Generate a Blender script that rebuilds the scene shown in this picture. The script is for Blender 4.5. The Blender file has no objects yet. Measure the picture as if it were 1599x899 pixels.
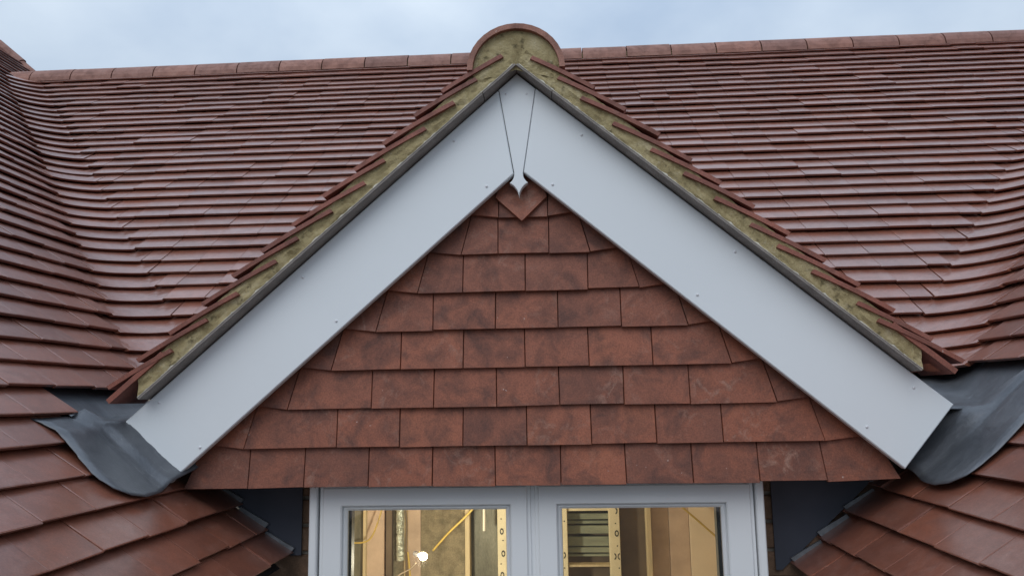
import bpy, math, random
import numpy as np
from mathutils import Matrix, Vector

random.seed(7)
rng = np.random.default_rng(7)
scene = bpy.context.scene
COL = scene.collection
HZ = 4.60                     # eye level above the ground; heights below are given from eye level

# ------------------------------------------------------------------ camera
YAW, PITCH, ROLL = map(math.radians, (3.1, 8.3, -1.0))
FPX = 1180.0                  # focal length for a 1599 px wide frame
EYE = np.array([0.0, -1.9708, 0.0])


def cam_axes():
    cy, sy = math.cos(YAW), math.sin(YAW)
    d = np.array([-sy, cy, 0.0]); r = np.array([cy, sy, 0.0]); u = np.array([0, 0, 1.0])
    cp, sp = math.cos(PITCH), math.sin(PITCH)
    d2 = d * cp + u * sp; u2 = u * cp - d * sp
    c, s = math.cos(ROLL), math.sin(ROLL)
    return r * c + u2 * s, u2 * c - r * s, d2


AR, AU, AD = cam_axes()


def at(px, py, y):
    """point of the place seen at a photo pixel, on the upright plane at depth y"""
    v = AD + AR * (px - 799.5) / FPX - AU * (py - 449.5) / FPX
    return EYE + v * ((y - EYE[1]) / v[1])


def proj(p):
    q = np.asarray(p, float) - EYE
    return 799.5 + FPX * (q @ AR) / (q @ AD), 449.5 - FPX * (q @ AU) / (q @ AD)


cam_d = bpy.data.cameras.new('camera')
cam_d.sensor_width = 36.0
cam_d.lens = 36.0 * FPX / 1599.0
cam_d.clip_start = 0.05
cam_d.clip_end = 2000
cam = bpy.data.objects.new('camera', cam_d)
COL.objects.link(cam)
cam.matrix_world = Matrix(((AR[0], AU[0], -AD[0], EYE[0]), (AR[1], AU[1], -AD[1], EYE[1]),
                           (AR[2], AU[2], -AD[2], EYE[2] + HZ), (0, 0, 0, 1)))
scene.camera = cam

# ------------------------------------------------------------------ sky, sun, exposure
SUN_EL, SUN_AZ = math.radians(48), math.radians(200)   # azimuth clockwise from +Y
world = bpy.data.worlds.new('World')
scene.world = world
world.use_nodes = True
wn, wl = world.node_tree.nodes, world.node_tree.links
wn.clear()
wo = wn.new('ShaderNodeOutputWorld'); bg = wn.new('ShaderNodeBackground')
sky = wn.new('ShaderNodeTexSky'); sky.sky_type = 'NISHITA'; sky.sun_disc = False
sky.sun_elevation = SUN_EL; sky.sun_rotation = SUN_AZ
sky.air_density = 1.0; sky.dust_density = 2.0; sky.ozone_density = 1.0
tc = wn.new('ShaderNodeTexCoord')
mp = wn.new('ShaderNodeMapping'); mp.inputs['Scale'].default_value = (1.0, 1.0, 1.6)
nz = wn.new('ShaderNodeTexNoise'); nz.inputs['Scale'].default_value = 3.4; nz.inputs['Detail'].default_value = 5
nz.inputs['Roughness'].default_value = 0.5
cr = wn.new('ShaderNodeValToRGB')
cr.color_ramp.elements[0].position = 0.34; cr.color_ramp.elements[0].color = (4.9, 6.15, 7.9, 1)
cr.color_ramp.elements[1].position = 0.70; cr.color_ramp.elements[1].color = (7.6, 8.75, 10.0, 1)
mx = wn.new('ShaderNodeMix'); mx.data_type = 'RGBA'; mx.inputs['Factor'].default_value = 0.86
wl.new(tc.outputs['Generated'], mp.inputs['Vector']); wl.new(mp.outputs['Vector'], nz.inputs['Vector'])
wl.new(nz.outputs['Fac'], cr.inputs['Fac'])
# standard overcast sky: luminance rises from the horizon to the zenith as (1 + 2 sin elevation) / 3
sx = wn.new('ShaderNodeSeparateXYZ'); wl.new(tc.outputs['Generated'], sx.inputs[0])
ov = wn.new('ShaderNodeMath'); ov.operation = 'MULTIPLY_ADD'; ov.use_clamp = False
ov.inputs[1].default_value = 2.0 / 1.86; ov.inputs[2].default_value = 1.0 / 1.86
mxz = wn.new('ShaderNodeMath'); mxz.operation = 'MAXIMUM'; mxz.inputs[1].default_value = 0.0
wl.new(sx.outputs['Z'], mxz.inputs[0]); wl.new(mxz.outputs[0], ov.inputs[0])
sc_ = wn.new('ShaderNodeVectorMath'); sc_.operation = 'SCALE'
wl.new(cr.outputs['Color'], sc_.inputs[0]); wl.new(ov.outputs[0], sc_.inputs['Scale'])
wl.new(sky.outputs['Color'], mx.inputs['A']); wl.new(sc_.outputs['Vector'], mx.inputs['B'])
wl.new(mx.outputs['Result'], bg.inputs['Color'])
bg.inputs['Strength'].default_value = 0.1
wl.new(bg.outputs['Background'], wo.inputs['Surface'])

sun_d = bpy.data.lights.new('sun', 'SUN')
sun_d.energy = 0.95; sun_d.angle = math.radians(50); sun_d.color = (1.0, 0.985, 0.965)
sun = bpy.data.objects.new('sun', sun_d); COL.objects.link(sun)
sun.location = (0, -6, 12)
sd = Vector((math.sin(SUN_AZ) * math.cos(SUN_EL), math.cos(SUN_AZ) * math.cos(SUN_EL), math.sin(SUN_EL)))
sun.rotation_euler = (-sd).to_track_quat('-Z', 'Y').to_euler()

scene.view_settings.view_transform = 'Standard'
scene.view_settings.look = 'None'
scene.view_settings.exposure = 0.06
scene.view_settings.gamma = 1.0
scene.view_settings.use_curve_mapping = False


# ------------------------------------------------------------------ materials
def nodes_of(name):
    m = bpy.data.materials.new(name); m.use_nodes = True
    nt = m.node_tree; b = nt.nodes['Principled BSDF']
    return m, nt, nt.nodes, nt.links, b


def ramp(n, stops):
    r = n.new('ShaderNodeValToRGB'); e = r.color_ramp.elements
    while len(e) < len(stops): e.new(0.5)
    for k, (p, c) in enumerate(stops):
        e[k].position = p; e[k].color = (*c, 1) if len(c) == 3 else c
    return r


def noise(n, l, vec, scale, detail=4, rough=0.55, dist=0.0):
    t = n.new('ShaderNodeTexNoise'); t.inputs['Scale'].default_value = scale
    t.inputs['Detail'].default_value = detail; t.inputs['Roughness'].default_value = rough
    t.inputs['Distortion'].default_value = dist
    if vec is not None: l.new(vec, t.inputs['Vector'])
    return t


def math_n(n, l, op, a, b=None):
    t = n.new('ShaderNodeMath'); t.operation = op
    for k, v in enumerate((a, b)):
        if v is None: continue
        if isinstance(v, (int, float)): t.inputs[k].default_value = v
        else: l.new(v, t.inputs[k])
    return t.outputs[0]


def mixc(n, l, fac, a, b, mode='MIX'):
    t = n.new('ShaderNodeMix'); t.data_type = 'RGBA'; t.blend_type = mode
    for key, v in (('Factor', fac), ('A', a), ('B', b)):
        s = [i for i in t.inputs if i.name == key and (i.type == ('VALUE' if key == 'Factor' else 'RGBA'))][0]
        if isinstance(v, (int, float)): s.default_value = v
        elif isinstance(v, tuple): s.default_value = (*v, 1)
        else: l.new(v, s)
    return [o for o in t.outputs if o.type == 'RGBA'][0]


def tile_material(name, stops, rough, bloom_sheen, spread=0.55, coat=0.0, mott=0.55, bloom_sheen_col=(0.42, 0.25, 0.21), cover=0.52):
    m, nt, n, l, b = nodes_of(name)
    oi = n.new('ShaderNodeObjectInfo'); at_ = n.new('ShaderNodeAttribute'); at_.attribute_name = 'rnd'
    ge = n.new('ShaderNodeNewGeometry')
    rnd = math_n(n, l, 'FRACT', math_n(n, l, 'ADD', oi.outputs['Random'], at_.outputs['Fac']))
    off = n.new('ShaderNodeVectorMath'); off.operation = 'ADD'
    cx = n.new('ShaderNodeCombineXYZ')
    l.new(math_n(n, l, 'MULTIPLY', rnd, 37.0), cx.inputs[0]); l.new(math_n(n, l, 'MULTIPLY', rnd, 91.0), cx.inputs[2])
    l.new(ge.outputs['Position'], off.inputs[0]); l.new(cx.outputs[0], off.inputs[1])
    V = off.outputs[0]
    base = ramp(n, stops)
    n1 = noise(n, l, V, 7.0, 3, 0.6)
    f = math_n(n, l, 'ADD', math_n(n, l, 'MULTIPLY', rnd, spread), math_n(n, l, 'MULTIPLY', n1.outputs['Fac'], 1.0 - spread))
    l.new(f, base.inputs['Fac'])
    col = base.outputs['Color']
    # darker firing patches
    n2 = noise(n, l, V, 14.0, 4, 0.6, 0.6); r2 = ramp(n, [(0.42, (0, 0, 0)), (0.68, (1, 1, 1))])
    l.new(n2.outputs['Fac'], r2.inputs['Fac'])
    col = mixc(n, l, math_n(n, l, 'MULTIPLY', r2.outputs['Color'], mott), col, (0.10, 0.046, 0.036))
    # pale smears: efflorescence, and on the roof a painted-in grazing sheen
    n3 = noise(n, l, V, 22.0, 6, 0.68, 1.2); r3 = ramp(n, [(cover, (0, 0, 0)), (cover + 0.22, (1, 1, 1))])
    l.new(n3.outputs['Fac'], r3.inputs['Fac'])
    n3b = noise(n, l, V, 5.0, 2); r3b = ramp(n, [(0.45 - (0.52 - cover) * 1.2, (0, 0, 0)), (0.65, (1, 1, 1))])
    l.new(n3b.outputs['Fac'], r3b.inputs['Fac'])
    fb = math_n(n, l, 'MULTIPLY', math_n(n, l, 'MULTIPLY', r3.outputs['Color'], r3b.outputs['Color']), bloom_sheen)
    col = mixc(n, l, fb, col, bloom_sheen_col)
    # grain
    n4 = noise(n, l, V, 260.0, 2, 0.7); r4 = ramp(n, [(0.3, (0.72, 0.72, 0.72)), (0.7, (1.18, 1.18, 1.18))])
    l.new(n4.outputs['Fac'], r4.inputs['Fac'])
    col = mixc(n, l, 1.0, col, r4.outputs['Color'], 'MULTIPLY')
    # tiny lime specks
    n5 = noise(n, l, V, 95.0, 1, 0.5); r5 = ramp(n, [(0.80, (0, 0, 0)), (0.83, (1, 1, 1))])
    l.new(n5.outputs['Fac'], r5.inputs['Fac'])
    col = mixc(n, l, math_n(n, l, 'MULTIPLY', r5.outputs['Color'], 0.6), col, (0.6, 0.5, 0.45))
    l.new(col, b.inputs['Base Color'])
    rr = ramp(n, [(0.3, (rough - 0.10,) * 3), (0.75, (rough + 0.16,) * 3)]); l.new(n2.outputs['Fac'], rr.inputs['Fac'])
    l.new(rr.outputs['Color'], b.inputs['Roughness'])
    b.inputs['Coat Weight'].default_value = coat; b.inputs['Coat Roughness'].default_value = 0.28
    bp = n.new('ShaderNodeBump'); bp.inputs['Strength'].default_value = 0.25; bp.inputs['Distance'].default_value = 0.004
    hsum = math_n(n, l, 'ADD', math_n(n, l, 'MULTIPLY', n2.outputs['Fac'], 0.8), math_n(n, l, 'MULTIPLY', n4.outputs['Fac'], 0.25))
    l.new(hsum, bp.inputs['Height']); l.new(bp.outputs['Normal'], b.inputs['Normal'])
    return m


CLAY = [(0.10, (0.14, 0.052, 0.033)), (0.36, (0.205, 0.069, 0.039)), (0.62, (0.27, 0.086, 0.045)), (0.90, (0.35, 0.118, 0.058))]
CLAY_ROOF = [(0.10, (0.16, 0.060, 0.042)), (0.40, (0.235, 0.082, 0.050)), (0.65, (0.29, 0.097, 0.056)), (0.92, (0.36, 0.124, 0.067))]
M_ROOF = tile_material('roof_clay', CLAY_ROOF, 0.42, 0.45, 0.30, 1.0, mott=0.4, bloom_sheen_col=(0.36, 0.20, 0.16), cover=0.44)  # broad pale smears also put sky sheen into the roof colour
M_WALLT = tile_material('hung_tile_clay', [(p, (c[0] * 1.15, c[1] * 1.12, c[2] * 1.1)) for p, c in CLAY], 0.62, 0.9, 0.34, mott=0.82, bloom_sheen_col=(0.36, 0.205, 0.15))
M_VERGE = tile_material('verge_clay', [(0.1, (0.13, 0.06, 0.05)), (0.35, (0.26, 0.088, 0.06)), (0.9, (0.34, 0.115, 0.078))], 0.6, 0.3)
M_RIDGE = tile_material('ridge_clay', [(0.1, (0.22, 0.10, 0.075)), (0.5, (0.30, 0.135, 0.095)), (0.9, (0.36, 0.15, 0.10))], 0.6, 0.3)


def plain(name, col, rough=0.6, var=0.12, scale=12.0, bump=0.2, metal=0.0, spec=0.5, dist=0.004, fine=0.0, aniso=(1, 1, 1)):
    m, nt, n, l, b = nodes_of(name)
    ge = n.new('ShaderNodeNewGeometry'); mpn = n.new('ShaderNodeMapping'); mpn.inputs['Scale'].default_value = aniso
    l.new(ge.outputs['Position'], mpn.inputs['Vector'])
    t = noise(n, l, mpn.outputs['Vector'], scale, 5, 0.6)
    lo = tuple(max(0, x * (1 - var)) for x in col); hi = tuple(min(1, x * (1 + var)) for x in col)
    r = ramp(n, [(0.3, lo), (0.7, hi)]); l.new(t.outputs['Fac'], r.inputs['Fac'])
    c = r.outputs['Color']
    if fine:
        t2 = noise(n, l, mpn.outputs['Vector'], scale * 14, 3, 0.7)
        r2 = ramp(n, [(0.3, (1 - fine,) * 3), (0.7, (1 + fine,) * 3)]); l.new(t2.outputs['Fac'], r2.inputs['Fac'])
        c = mixc(n, l, 1.0, c, r2.outputs['Color'], 'MULTIPLY')
    l.new(c, b.inputs['Base Color'])
    b.inputs['Roughness'].default_value = rough; b.inputs['Metallic'].default_value = metal
    b.inputs['Specular IOR Level'].default_value = spec
    if bump:
        bp = n.new('ShaderNodeBump'); bp.inputs['Strength'].default_value = bump; bp.inputs['Distance'].default_value = dist
        src = t2.outputs['Fac'] if fine else t.outputs['Fac']
        l.new(src, bp.inputs['Height']); l.new(bp.outputs['Normal'], b.inputs['Normal'])
    return m


M_UPVC = plain('white_upvc', (0.775, 0.812, 0.83), 0.4, 0.015, 3.0, 0.03)
M_SASH = plain('white_sash', (0.80, 0.805, 0.81), 0.33, 0.01, 3.0, 0.02)
M_CAP = plain('white_cap', (0.70, 0.71, 0.73), 0.4, 0.02, 3.0, 0.0)
M_BOARD = plain('undercloak_board', (0.25, 0.225, 0.205), 0.8, 0.2, 25.0, 0.3, fine=0.2)
M_LIP = plain('pale_mortar', (0.62, 0.59, 0.50), 0.9, 0.25, 60.0, 0.3)
M_LEAD = None
M_CHEEK = plain('cheek_sheet', (0.055, 0.062, 0.085), 0.6, 0.15, 6.0, 0.05)
M_SOAK = plain('bright_lead', (0.20, 0.21, 0.225), 0.45, 0.3, 30.0, 0.2, metal=0.3)
M_DECK = plain('roof_underlay', (0.035, 0.03, 0.03), 0.9, 0.1, 6.0, 0.0)
M_BRICK = plain('brown_brick', (0.20, 0.12, 0.075), 0.85, 0.35, 30.0, 0.4, fine=0.25)
M_JOINT = plain('brick_mortar', (0.26, 0.23, 0.19), 0.9, 0.2, 40.0, 0.4, fine=0.2)
M_TIMBER = plain('pine_timber', (0.56, 0.46, 0.29), 0.7, 0.18, 8.0, 0.1, aniso=(6, 6, 0.6))
M_PLASTER = plain('plasterboard', (0.80, 0.68, 0.53), 0.8, 0.08, 4.0, 0.0)
M_PINK = plain('plaster_skim', (0.58, 0.44, 0.34), 0.75, 0.22, 5.0, 0.0)
M_FOIL = plain('foil_facing', (0.34, 0.30, 0.21), 0.34, 0.35, 24.0, 0.6, metal=0.55, dist=0.01, fine=0.3)
M_DARKFOIL = plain('dull_foil', (0.16, 0.155, 0.12), 0.5, 0.4, 9.0, 0.3, metal=0.3, fine=0.2, aniso=(2, 2, 0.5))
M_DUCT = plain('foil_duct', (0.50, 0.54, 0.48), 0.3, 0.35, 45.0, 0.9, metal=0.6, dist=0.012)
M_TAPE = plain('cream_tape', (0.68, 0.61, 0.43), 0.6, 0.08, 14.0, 0.05)
M_INK = plain('black_print', (0.02, 0.02, 0.02), 0.6, 0.0, 5.0, 0.0)
M_CABLE = plain('yellow_cable', (0.50, 0.36, 0.09), 0.5, 0.1, 20.0, 0.0)
M_GCABLE = plain('grey_cable', (0.13, 0.10, 0.07), 0.6, 0.1, 20.0, 0.0)
M_BLACK = plain('black_spacer', (0.015, 0.013, 0.012), 0.5, 0.0, 5.0, 0.0)
M_SLAT = plain('weathered_board', (0.25, 0.27, 0.20), 0.8, 0.25, 10.0, 0.2, aniso=(0.6, 4, 4))
M_BROWNP = plain('brown_panel', (0.14, 0.10, 0.065), 0.75, 0.25, 5.0, 0.05)
M_GROUND = plain('paving', (0.085, 0.08, 0.07), 0.9, 0.2, 1.2, 0.2)
M_RENDER = plain('rendered_wall', (0.42, 0.38, 0.33), 0.9, 0.12, 3.0, 0.2)
M_WHITEROD = plain('white_rod', (0.8, 0.77, 0.68), 0.5, 0.02, 5.0, 0.0)


def mortar_material():
    m, nt, n, l, b = nodes_of('verge_mortar')
    ge = n.new('ShaderNodeNewGeometry'); P = ge.outputs['Position']
    a = noise(n, l, P, 16.0, 5, 0.65, 0.5)
    r = ramp(n, [(0.30, (0.25, 0.195, 0.092)), (0.52, (0.40, 0.325, 0.168)), (0.72, (0.52, 0.44, 0.27))]); l.new(a.outputs['Fac'], r.inputs['Fac'])
    s = noise(n, l, P, 75.0, 4, 0.7); rs = ramp(n, [(0.60, (0, 0, 0)), (0.72, (1, 1, 1))]); l.new(s.outputs['Fac'], rs.inputs['Fac'])
    c = mixc(n, l, math_n(n, l, 'MULTIPLY', rs.outputs['Color'], 0.55), r.outputs['Color'], (0.52, 0.46, 0.33))
    d = noise(n, l, P, 45.0, 3, 0.6); rd = ramp(n, [(0.28, (0.35, 0.35, 0.33)), (0.42, (1, 1, 1))]); l.new(d.outputs['Fac'], rd.inputs['Fac'])
    c = mixc(n, l, 1.0, c, rd.outputs['Color'], 'MULTIPLY')
    l.new(c, b.inputs['Base Color']); b.inputs['Roughness'].default_value = 0.95
    g = noise(n, l, P, 220.0, 4, 0.7)
    bp = n.new('ShaderNodeBump'); bp.inputs['Strength'].default_value = 0.7; bp.inputs['Distance'].default_value = 0.004
    l.new(math_n(n, l, 'ADD', g.outputs['Fac'], math_n(n, l, 'MULTIPLY', d.outputs['Fac'], 1.5)), bp.inputs['Height'])
    l.new(bp.outputs['Normal'], b.inputs['Normal'])
    return m


M_MORTAR = mortar_material()


def lead_material():
    m, nt, n, l, b = nodes_of('lead_sheet')
    ge = n.new('ShaderNodeNewGeometry'); P = ge.outputs['Position']
    a = noise(n, l, P, 8.0, 5, 0.65, 0.4); r = ramp(n, [(0.3, (0.085, 0.092, 0.105)), (0.7, (0.15, 0.158, 0.172))]); l.new(a.outputs['Fac'], r.inputs['Fac'])
    mpn = n.new('ShaderNodeMapping'); mpn.inputs['Scale'].default_value = (1.0, 5.0, 1.0); mpn.inputs['Rotation'].default_value = (0.3, 0.5, 0.6)
    l.new(P, mpn.inputs['Vector'])
    s = noise(n, l, mpn.outputs['Vector'], 26.0, 6, 0.75, 0.8); rs = ramp(n, [(0.56, (0, 0, 0)), (0.76, (1, 1, 1))]); l.new(s.outputs['Fac'], rs.inputs['Fac'])
    k = noise(n, l, P, 4.0, 2); rk = ramp(n, [(0.42, (0, 0, 0)), (0.62, (1, 1, 1))]); l.new(k.outputs['Fac'], rk.inputs['Fac'])
    c = mixc(n, l, math_n(n, l, 'MULTIPLY', math_n(n, l, 'MULTIPLY', rs.outputs['Color'], rk.outputs['Color']), 0.75), r.outputs['Color'], (0.34, 0.355, 0.37))
    l.new(c, b.inputs['Base Color']); b.inputs['Metallic'].default_value = 0.4
    rr = ramp(n, [(0.3, (0.30,) * 3), (0.7, (0.52,) * 3)]); l.new(s.outputs['Fac'], rr.inputs['Fac']); l.new(rr.outputs['Color'], b.inputs['Roughness'])
    d = noise(n, l, P, 38.0, 4, 0.6); bp = n.new('ShaderNodeBump'); bp.inputs['Strength'].default_value = 0.45; bp.inputs['Distance'].default_value = 0.006
    l.new(math_n(n, l, 'ADD', math_n(n, l, 'MULTIPLY', a.outputs['Fac'], 1.4), math_n(n, l, 'MULTIPLY', d.outputs['Fac'], 0.35)), bp.inputs['Height'])
    l.new(bp.outputs['Normal'], b.inputs['Normal'])
    return m


M_LEAD = lead_material()


def glass_material():
    m, nt, n, l, b = nodes_of('window_glass')
    n.remove(b)
    out = n['Material Output']
    tr = n.new('ShaderNodeBsdfTransparent'); tr.inputs['Color'].default_value = (0.93, 0.95, 0.93, 1)
    gl = n.new('ShaderNodeBsdfGlossy'); gl.inputs['Roughness'].default_value = 0.03
    fr = n.new('ShaderNodeFresnel'); fr.inputs['IOR'].default_value = 1.5
    mxs = n.new('ShaderNodeMixShader')
    l.new(math_n(n, l, 'MULTIPLY', fr.outputs[0], 1.6), mxs.inputs[0]); l.new(tr.outputs[0], mxs.inputs[1]); l.new(gl.outputs[0], mxs.inputs[2])
    l.new(mxs.outputs[0], out.inputs['Surface'])
    return m


M_GLASS = glass_material()
m, nt, n, l, b = nodes_of('lit_bulb')
b.inputs['Base Color'].default_value = (1, 0.95, 0.8, 1)
b.inputs['Emission Color'].default_value = (1.0, 0.80, 0.45, 1); b.inputs['Emission Strength'].default_value = 40.0
M_BULB = m

# ------------------------------------------------------------------ mesh helpers (heights from eye level)
LIFT = np.array([0, 0, HZ])


def mesh(name, verts, faces, mat, smooth=False):
    me = bpy.data.meshes.new(name)
    v = np.asarray(verts, float) + LIFT
    me.from_pydata([tuple(p) for p in v], [], [tuple(int(i) for i in f) for f in faces])
    me.materials.append(mat)
    if smooth:
        for p in me.polygons: p.use_smooth = True
    me.update()
    return me


def part(name, verts, faces, mat, parent, smooth=False, kind=None, label=None):
    o = bpy.data.objects.new(name, mesh(name, verts, faces, mat, smooth))
    COL.objects.link(o); o.parent = parent
    if kind: o['kind'] = kind
    if label: o['label'] = label
    return o


def thing(o, label, cat, group=None):
    o['label'] = label; o['category'] = cat
    if group: o['group'] = group
    return o


def box(x0, x1, y0, y1, z0, z1):
    v = [(x, y, z) for z in (z0, z1) for y in (y0, y1) for x in (x0, x1)]
    f = [(0, 2, 3, 1), (4, 5, 7, 6), (0, 1, 5, 4), (2, 6, 7, 3), (0, 4, 6, 2), (1, 3, 7, 5)]
    return v, f


def bev_box(x0, x1, y0, y1, z0, z1, e=0.004):
    """box with its front (-y) edges chamfered"""
    v = [(x0 + e, y0, z0 + e), (x1 - e, y0, z0 + e), (x1 - e, y0, z1 - e), (x0 + e, y0, z1 - e),
         (x0, y0 + e, z0), (x1, y0 + e, z0), (x1, y0 + e, z1), (x0, y0 + e, z1),
         (x0, y1, z0), (x1, y1, z0), (x1, y1, z1), (x0, y1, z1)]
    f = [(0, 1, 2, 3), (8, 11, 10, 9)]
    for k in range(4):
        j = (k + 1) % 4
        f += [(k, k + 4, j + 4, j), (k + 4, k + 8, j + 8, j + 4)]
    return v, f


def plate(poly, y0, y1, e=0.0):
    """outline in (x, z), counter-clockwise seen from the front, given thickness from y0 (front) to y1"""
    nP = len(poly); v, f = [], []
    if e:
        c = np.array(poly, float); ins = []
        for k in range(nP):
            a, p, b_ = c[k - 1], c[k], c[(k + 1) % nP]
            d1 = (p - a) / max(1e-9, np.linalg.norm(p - a)); d2 = (b_ - p) / max(1e-9, np.linalg.norm(b_ - p))
            n1 = np.array([-d1[1], d1[0]]); n2 = np.array([-d2[1], d2[0]])
            mm = n1 + n2; mm /= max(0.4, mm @ mm / 2 + 1e-9) * 2 if False else 1
            k_ = 1.0 / max(0.35, 1 + n1 @ n2)
            ins.append(p + mm * k_ * e)
        v += [(p[0], y0, p[1]) for p in ins] + [(p[0], y0 + e, p[1]) for p in c] + [(p[0], y1, p[1]) for p in c]
        f.append(tuple(range(nP))); f.append(tuple(reversed(range(2 * nP, 3 * nP))))
        for k in range(nP):
            j = (k + 1) % nP
            f += [(k, k + nP, j + nP, j), (k + nP, k + 2 * nP, j + 2 * nP, j + nP)]
    else:
        v += [(p[0], y0, p[1]) for p in poly] + [(p[0], y1, p[1]) for p in poly]
        f.append(tuple(range(nP))); f.append(tuple(reversed(range(nP, 2 * nP))))
        for k in range(nP):
            j = (k + 1) % nP; f.append((k, k + nP, j + nP, j))
    return v, f


def join(*vfs):
    V, F = [], []
    for v, f in vfs:
        o = len(V); V += [tuple(p) for p in v]; F += [tuple(i + o for i in q) for q in f]
    return V, F


def tube(pts, r, k=8):
    pts = [np.array(p, float) for p in pts]; V, F = [], []
    for i, p in enumerate(pts):
        d = pts[min(i + 1, len(pts) - 1)] - pts[max(i - 1, 0)]; d /= np.linalg.norm(d)
        a = np.cross(d, [0, 0, 1.0]) if abs(d[2]) < 0.95 else np.cross(d, [1.0, 0, 0]); a /= np.linalg.norm(a); b_ = np.cross(d, a)
        for j in range(k):
            t = 2 * math.pi * j / k; V.append(tuple(p + r * (a * math.cos(t) + b_ * math.sin(t))))
    for i in range(len(pts) - 1):
        for j in range(k):
            q = (j + 1) % k; F.append((i * k + j, i * k + q, (i + 1) * k + q, (i + 1) * k + j))
    F.append(tuple(reversed(range(k)))); F.append(tuple(range((len(pts) - 1) * k, len(pts) * k)))
    return V, F


def grid(fn, nu, nv):
    V = [fn(i / nu, j / nv) for i in range(nu + 1) for j in range(nv + 1)]
    F = [(i * (nv + 1) + j, (i + 1) * (nv + 1) + j, (i + 1) * (nv + 1) + j + 1, i * (nv + 1) + j + 1) for i in range(nu) for j in range(nv)]
    return V, F


def wob(x, s=1.0):
    return math.sin(x * 7.1 * s + 1.3) * 0.5 + math.sin(x * 17.3 * s + 0.4) * 0.3 + math.sin(x * 41.7 * s) * 0.2


# ------------------------------------------------------------------ the ground and the house
v, f = box(-150, 150, -150, 150, -HZ - 0.3, -HZ)
g = part('ground', v, f, M_GROUND, None, kind='structure')

house = bpy.data.objects.new('house', None); COL.objects.link(house)
thing(house, 'red clay tiled house with white gabled dormer between two roof slopes', 'house')

TP = math.tan(math.radians(42)); SP, CP = math.sin(math.radians(42)), math.cos(math.radians(42))
GAUGE, TW, TL, TT = 0.100, 0.165, 0.265, 0.013
STEP = GAUGE * SP
ZC0 = 2.265                       # tail height of the top main course
DZL, DZR = -0.015, 0.017          # the wing courses sit a touch lower / higher
CL, CR_ = -1.10, -1.03            # wing planes: z + TP x = CL (left), z - TP x = CR_ (right)
ym = lambda z: 2.93 + (z - 2.265) / TP
xl = lambda z: (CL - z) / TP
xr = lambda z: (z - CR_) / TP
RV = 0.155                         # sweep radius of the valleys
LV = RV * math.pi / 2
TILT = 0.19
XA = -0.081                       # dormer axis
ZAP = 0.868                       # dormer apex, undercloak line
TH_L, TH_R = math.atan(0.8765), math.atan(0.85)


def contour(side, z, a):
    """plan point of the roof contour at height z; a runs from the wing (a<0) through the sweep (0..LV) onto the main roof"""
    sg = 1 if side == 'L' else -1
    xw = xl(z) if side == 'L' else xr(z); yy = ym(z)
    if a <= 0: return np.array([xw, yy - RV + a]), np.array([sg * 1.0, 0.0])
    if a >= LV: return np.array([xw + sg * (RV + a - LV), yy]), np.array([0.0, -1.0])
    t = a / RV; q = a / LV; kf = 0.55                       # the valley tile is flatter than a true quarter turn
    return np.array([xw + sg * ((1 - kf) * (RV - RV * math.cos(t)) + kf * RV * q), yy - RV + (1 - kf) * RV * math.sin(t) + kf * RV * q]), np.array([sg * math.cos(t), -math.sin(t)])


# decks under the tiles
def offs(p, nvec, d): return tuple(np.array(p) + np.array(nvec) * d)


NM = np.array([0, -SP, CP]); NL = np.array([SP, 0, CP]); NR = np.array([-SP, 0, CP])
DK = -0.045
ZB_MAIN = 0.045
ya, yb = ym(ZB_MAIN), 3.06
main_roof = part('main_roof', [offs((-4.6, ya, ZB_MAIN), NM, DK), offs((4.6, ya, ZB_MAIN), NM, DK), offs((4.6, yb, ZC0 + (yb - 2.93) * TP), NM, DK),
                               offs((-4.6, yb, ZC0 + (yb - 2.93) * TP), NM, DK), (4.6, 5.4, 0.0), (-4.6, 5.4, 0.0)],
                 [(0, 1, 2, 3), (3, 2, 4, 5)], M_DECK, house)


def wing_deck(name, sgn):
    xx = xl if sgn > 0 else xr; N = NL if sgn > 0 else NR
    zt, zm, zb = 2.95, 0.045, (-0.425 if sgn > 0 else -0.475)
    P = lambda z, y: offs((xx(z), y, z), N, DK)
    V = [P(zb, -1.3), P(zb, 0.19), P(-0.20, 0.19), P(-0.10, 0.60), P(zm, 0.9), P(zt, 3.9), P(zt, -1.3)]
    F = [tuple(range(7)) if sgn < 0 else tuple(reversed(range(7)))]
    return part(name, V, F, M_DECK, house)


left_roof = wing_deck('wing_roof', 1)
right_roof = wing_deck('wing_roof', -1)
left_roof['label'] = 'wet tiled slope falling right from the left edge'
right_roof['label'] = 'wet tiled slope falling left from the right edge'

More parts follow.
